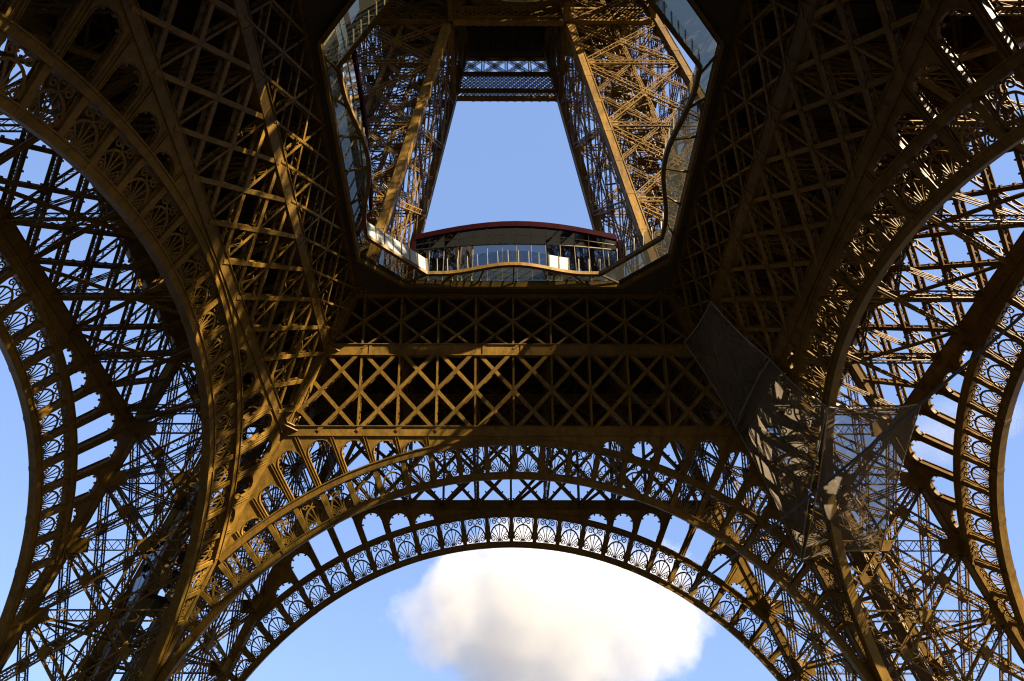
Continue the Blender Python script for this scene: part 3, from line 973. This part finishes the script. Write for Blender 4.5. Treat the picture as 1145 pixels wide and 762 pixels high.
for y0, xh, z0, z1, z2 in ((qq(107) - .3, 8.1, 106.6, 114.6, 120.2), (pp(106) - .05, 8.2, 105.8, 110.5, 120.1)):
    o = second_girder(y0, xh, z0, z1, z2).build('lattice_girder', IRON, tower)
    four(o)
# girders across the legs at the second floor
def leg_girder(y0, x0, x1, z0, z1):
    mb = MB(); n = (0, 1, 0)
    for z in (z0, z1): mb.bar((x0, y0, z), (x1, y0, z), .5, .6, n)
    m = max(3, int((x1 - x0) / 1.3)); dx = (x1 - x0) / m
    for j in range(m - 1):
        for s in (0, 1):
            A = np.array((x0 + (j + 2 * s) * dx, y0 + .1 * (s - .5), z0)); B = np.array((x0 + (j + 2 - 2 * s) * dx, y0 + .1 * (s - .5), z1))
            mb.bar(A, B, .26, .08, n)
    return mb
for sg in (-1, 1):
    lo, hi = (pp(107), qq(107)) if sg > 0 else (-qq(107), -pp(107))
    o = leg_girder(pp(107) + .1, lo + .4, hi - .4, 106.2, 110.3).build('lattice_girder', IRON, tower); four(o)

# ------------------------------------------------------------------ lift cabins
def lift_cabin(sx, z, lab):
    M = np.array((sx * (a(z) + OFF / 2), a(z) + OFF / 2, z + 2.2))
    root = empty('lift_cabin', tuple(M), R(45) * sx); tag(root, lab, 'lift', 'lift cabins on the leg tracks')
    b = MB()
    for z0 in (0, 3.0):
        x0 = -2.2; y0 = -1.9 + z0 * .1
        b.box8([np.array(p) for p in ((x0, y0, z0), (2.2, y0, z0), (2.2, y0 + 3.8, z0), (x0, y0 + 3.8, z0), (x0, y0, z0 + .35), (2.2, y0, z0 + .35), (2.2, y0 + 3.8, z0 + .35), (x0, y0 + 3.8, z0 + .35))])
        for x in (-2.1, -.7, .7, 2.1):
            for y in (y0 + .1, y0 + 3.7): b.bar((x, y, z0 + .3), (x, y, z0 + 3.0), .14, .14, (1, 0, 0))
    b.build('body', DARK, root)
    b = MB(); b.box8([np.array(p) for p in ((-2.4, -1.8, 6), (2.4, -1.8, 6), (2.4, 2.5, 6), (-2.4, 2.5, 6), (-2.2, -1.5, 6.5), (2.2, -1.5, 6.5), (2.2, 2.2, 6.5), (-2.2, 2.2, 6.5))]); b.build('roof', DARK, root)
    for z0 in (.35, 3.4):
        b = MB(); b.box8([np.array(p) for p in ((-2.0, -1.9 + z0 * .1, z0), (2.0, -1.9 + z0 * .1, z0), (2.0, -1.87 + z0 * .1, z0), (-2.0, -1.87 + z0 * .1, z0), (-2.0, -1.9 + z0 * .1, z0 + 2.6), (2.0, -1.9 + z0 * .1, z0 + 2.6), (2.0, -1.87 + z0 * .1, z0 + 2.6), (-2.0, -1.87 + z0 * .1, z0 + 2.6))]); b.build('window', G_CABIN, root)
lift_cabin(-1, 29.5, 'dark two deck lift cabin on the inclined track inside the far left leg')

# ------------------------------------------------------------------ safety nets and cable at the far right corner
def surf(name, grid, parent):
    g_ = np.array(grid, float); m, n = g_.shape[:2]
    mb = MB(); mb.v = [tuple(p) for p in g_.reshape(-1, 3)]
    for i in range(m - 1):
        for j in range(n - 1): mb.f.append((i * n + j, i * n + j + 1, (i + 1) * n + j + 1, (i + 1) * n + j))
    o = mb.build(name, NET, parent)
    for p in o.data.polygons: p.use_smooth = True
    return o
def net(lab, TL, TR, BR, BL, sag, nu=22, nv=26, seed=0):
    rg = np.random.RandomState(seed)
    TL, TR, BR, BL = (np.array(p, float) for p in (TL, TR, BR, BL))
    ph = rg.uniform(0, 6, 6)
    G = np.zeros((nv, nu, 3))
    for i, v in enumerate(np.linspace(0, 1, nv)):
        for j, u in enumerate(np.linspace(0, 1, nu)):
            # edges scallop inwards between the tied corners
            uu = .5 + (u - .5) * (1 - .07 * math.sin(math.pi * v)); vv = .5 + (v - .5) * (1 - .05 * math.sin(math.pi * u))
            p = (TL * (1 - uu) + TR * uu) * (1 - vv) + (BL * (1 - uu) + BR * uu) * vv
            w = math.sin(math.pi * u) * math.sin(math.pi * v)
            fold = .30 * math.sin(9 * u + 4 * v + ph[0]) + .14 * math.sin(17 * u - 6 * v + ph[1]) + .10 * math.sin(14 * v + 5 * u + ph[2])
            G[i, j] = p + np.array(sag) * (w + fold * (.15 + w) * .5)
    c = tuple(G.reshape(-1, 3).mean(0))
    root = empty('safety_net', c); tag(root, lab, 'net', 'safety nets at the far right corner')
    surf('mesh_cloth', G - np.array(c), root)
    r_ = MB()
    for E in (G[0], G[-1], G[:, 0], G[:, -1]): r_.tube(E - np.array(c), .06, 6)
    r_.build('edge_rope', ROPE, root)
    return root
net('grey netting stretched across the corner below the deck, upper net in shade',
    (18.32, 19.2, 52.26), (19.54, 12.31, 51.57), (23.2, 11.85, 43.8), (22.85, 22.9, 44.0), (-.7, -.8, -1.3), seed=1)
net('grey netting hung down the corner rib with dappled sunlight on it',
    (22.67, 22.81, 44.35), (23.01, 11.85, 44.16), (26.16, 10.8, 37.7), (27.56, 28.0, 32.14), (-.7, -.6, -.9), seed=2)
net('see-through netting hung open inside the right leg, sky showing behind it',
    (26.2, 10.85, 37.65), (35.17, 12.04, 38.92), (34.49, 25.79, 32.08), (27.7, 27.8, 32.0), (-.5, -.7, -1.0), seed=3)

# ------------------------------------------------------------------ cable
c1, c2 = np.array((28.4, -9.04, 30.21)), np.array((16.64, 29.67, 29.65))
c0 = c1 + (c1 - c2) * .25
mb = MB(); pts = [c0 * (1 - f) + c2 * f - np.array((0, 0, .5)) * math.sin(math.pi * f) for f in np.linspace(0, 1, 40)]
mid = (c0 + c2) / 2
mb.tube([p - mid for p in pts], .10, 8)
o = mb.build('cable', CABLE, None); o.location = mid
tag(o, 'long dark cable strung slanting across the right leg to the far arch', 'cable')

# ------------------------------------------------------------------ cloud
def cloud(az, el, dist, rx, ry, rz, dens, seed, lab, bias=0.0, gain=3.0, col=.6):
    C0 = Vector(cam.location)
    d = Vector((math.sin(R(az)) * math.cos(R(el)), math.cos(R(az)) * math.cos(R(el)), math.sin(R(el))))
    bm = bmesh.new(); bmesh.ops.create_icosphere(bm, subdivisions=4, radius=1.0)
    me = bpy.data.meshes.new('cloud'); bm.to_mesh(me); bm.free()
    o = bpy.data.objects.new('cloud', me); COL.objects.link(o)
    o.location = C0 + d * dist; o.scale = (rx, ry, rz); o.rotation_euler = (0, 0, R(-az))
    tag(o, lab, 'cloud')
    m, n, l, b = mat('cloud_vapour'); n.remove(b)
    pv = n.new('ShaderNodeVolumePrincipled'); pv.inputs['Color'].default_value = (col, col * .992, col * .975, 1); pv.inputs['Anisotropy'].default_value = 0.0
    tc = n.new('ShaderNodeTexCoord')
    mp = n.new('ShaderNodeMapping'); mp.inputs['Scale'].default_value = (rx / rz, ry / rz, 1); mp.inputs['Location'].default_value = (seed * 3.1, seed * 1.7, seed * .9)
    l.new(tc.outputs['Object'], mp.inputs[0])
    nz = n.new('ShaderNodeTexNoise'); nz.inputs['Scale'].default_value = 1.25; nz.inputs['Detail'].default_value = 10; nz.inputs['Roughness'].default_value = .66
    l.new(mp.outputs[0], nz.inputs['Vector'])
    # squash the falloff so that the body is full and the rim breaks into wisps
    ln = n.new('ShaderNodeVectorMath'); ln.operation = 'LENGTH'; l.new(tc.outputs['Object'], ln.inputs[0])
    pw = n.new('ShaderNodeMath'); pw.operation = 'POWER'; pw.inputs[1].default_value = 2.5; l.new(ln.outputs['Value'], pw.inputs[0])
    m1 = n.new('ShaderNodeMath'); m1.operation = 'MULTIPLY_ADD'; m1.inputs[1].default_value = -1.55; m1.inputs[2].default_value = -.45 + bias
    l.new(pw.outputs[0], m1.inputs[0])
    m2 = n.new('ShaderNodeMath'); m2.operation = 'MULTIPLY_ADD'; m2.inputs[1].default_value = 3.3
    l.new(nz.outputs['Fac'], m2.inputs[0]); l.new(m1.outputs[0], m2.inputs[2])
    m3 = n.new('ShaderNodeMath'); m3.operation = 'MULTIPLY'; m3.use_clamp = True; m3.inputs[1].default_value = gain
    l.new(m2.outputs[0], m3.inputs[0])
    m4 = n.new('ShaderNodeMath'); m4.operation = 'MULTIPLY'; m4.inputs[1].default_value = dens
    l.new(m3.outputs[0], m4.inputs[0]); l.new(m4.outputs[0], pv.inputs['Density'])
    l.new(pv.outputs[0], n['Material Output'].inputs['Volume'])
    me.materials.append(m)
    return o
S.cycles.volume_step_rate = 1.0
S.cycles.volume_max_steps = 96
cloud(4.3, 20.6, 1600, 368, 200, 225, .0065, 13, 'big soft white cloud low in the sky framed by the far arch', -.20, 3.0, .53)
cloud(37.2, 28.3, 1800, 210, 90, 85, .0022, 9, 'faint wisp of cloud seen through the lattice on the right', -.40, 1.6, .42)
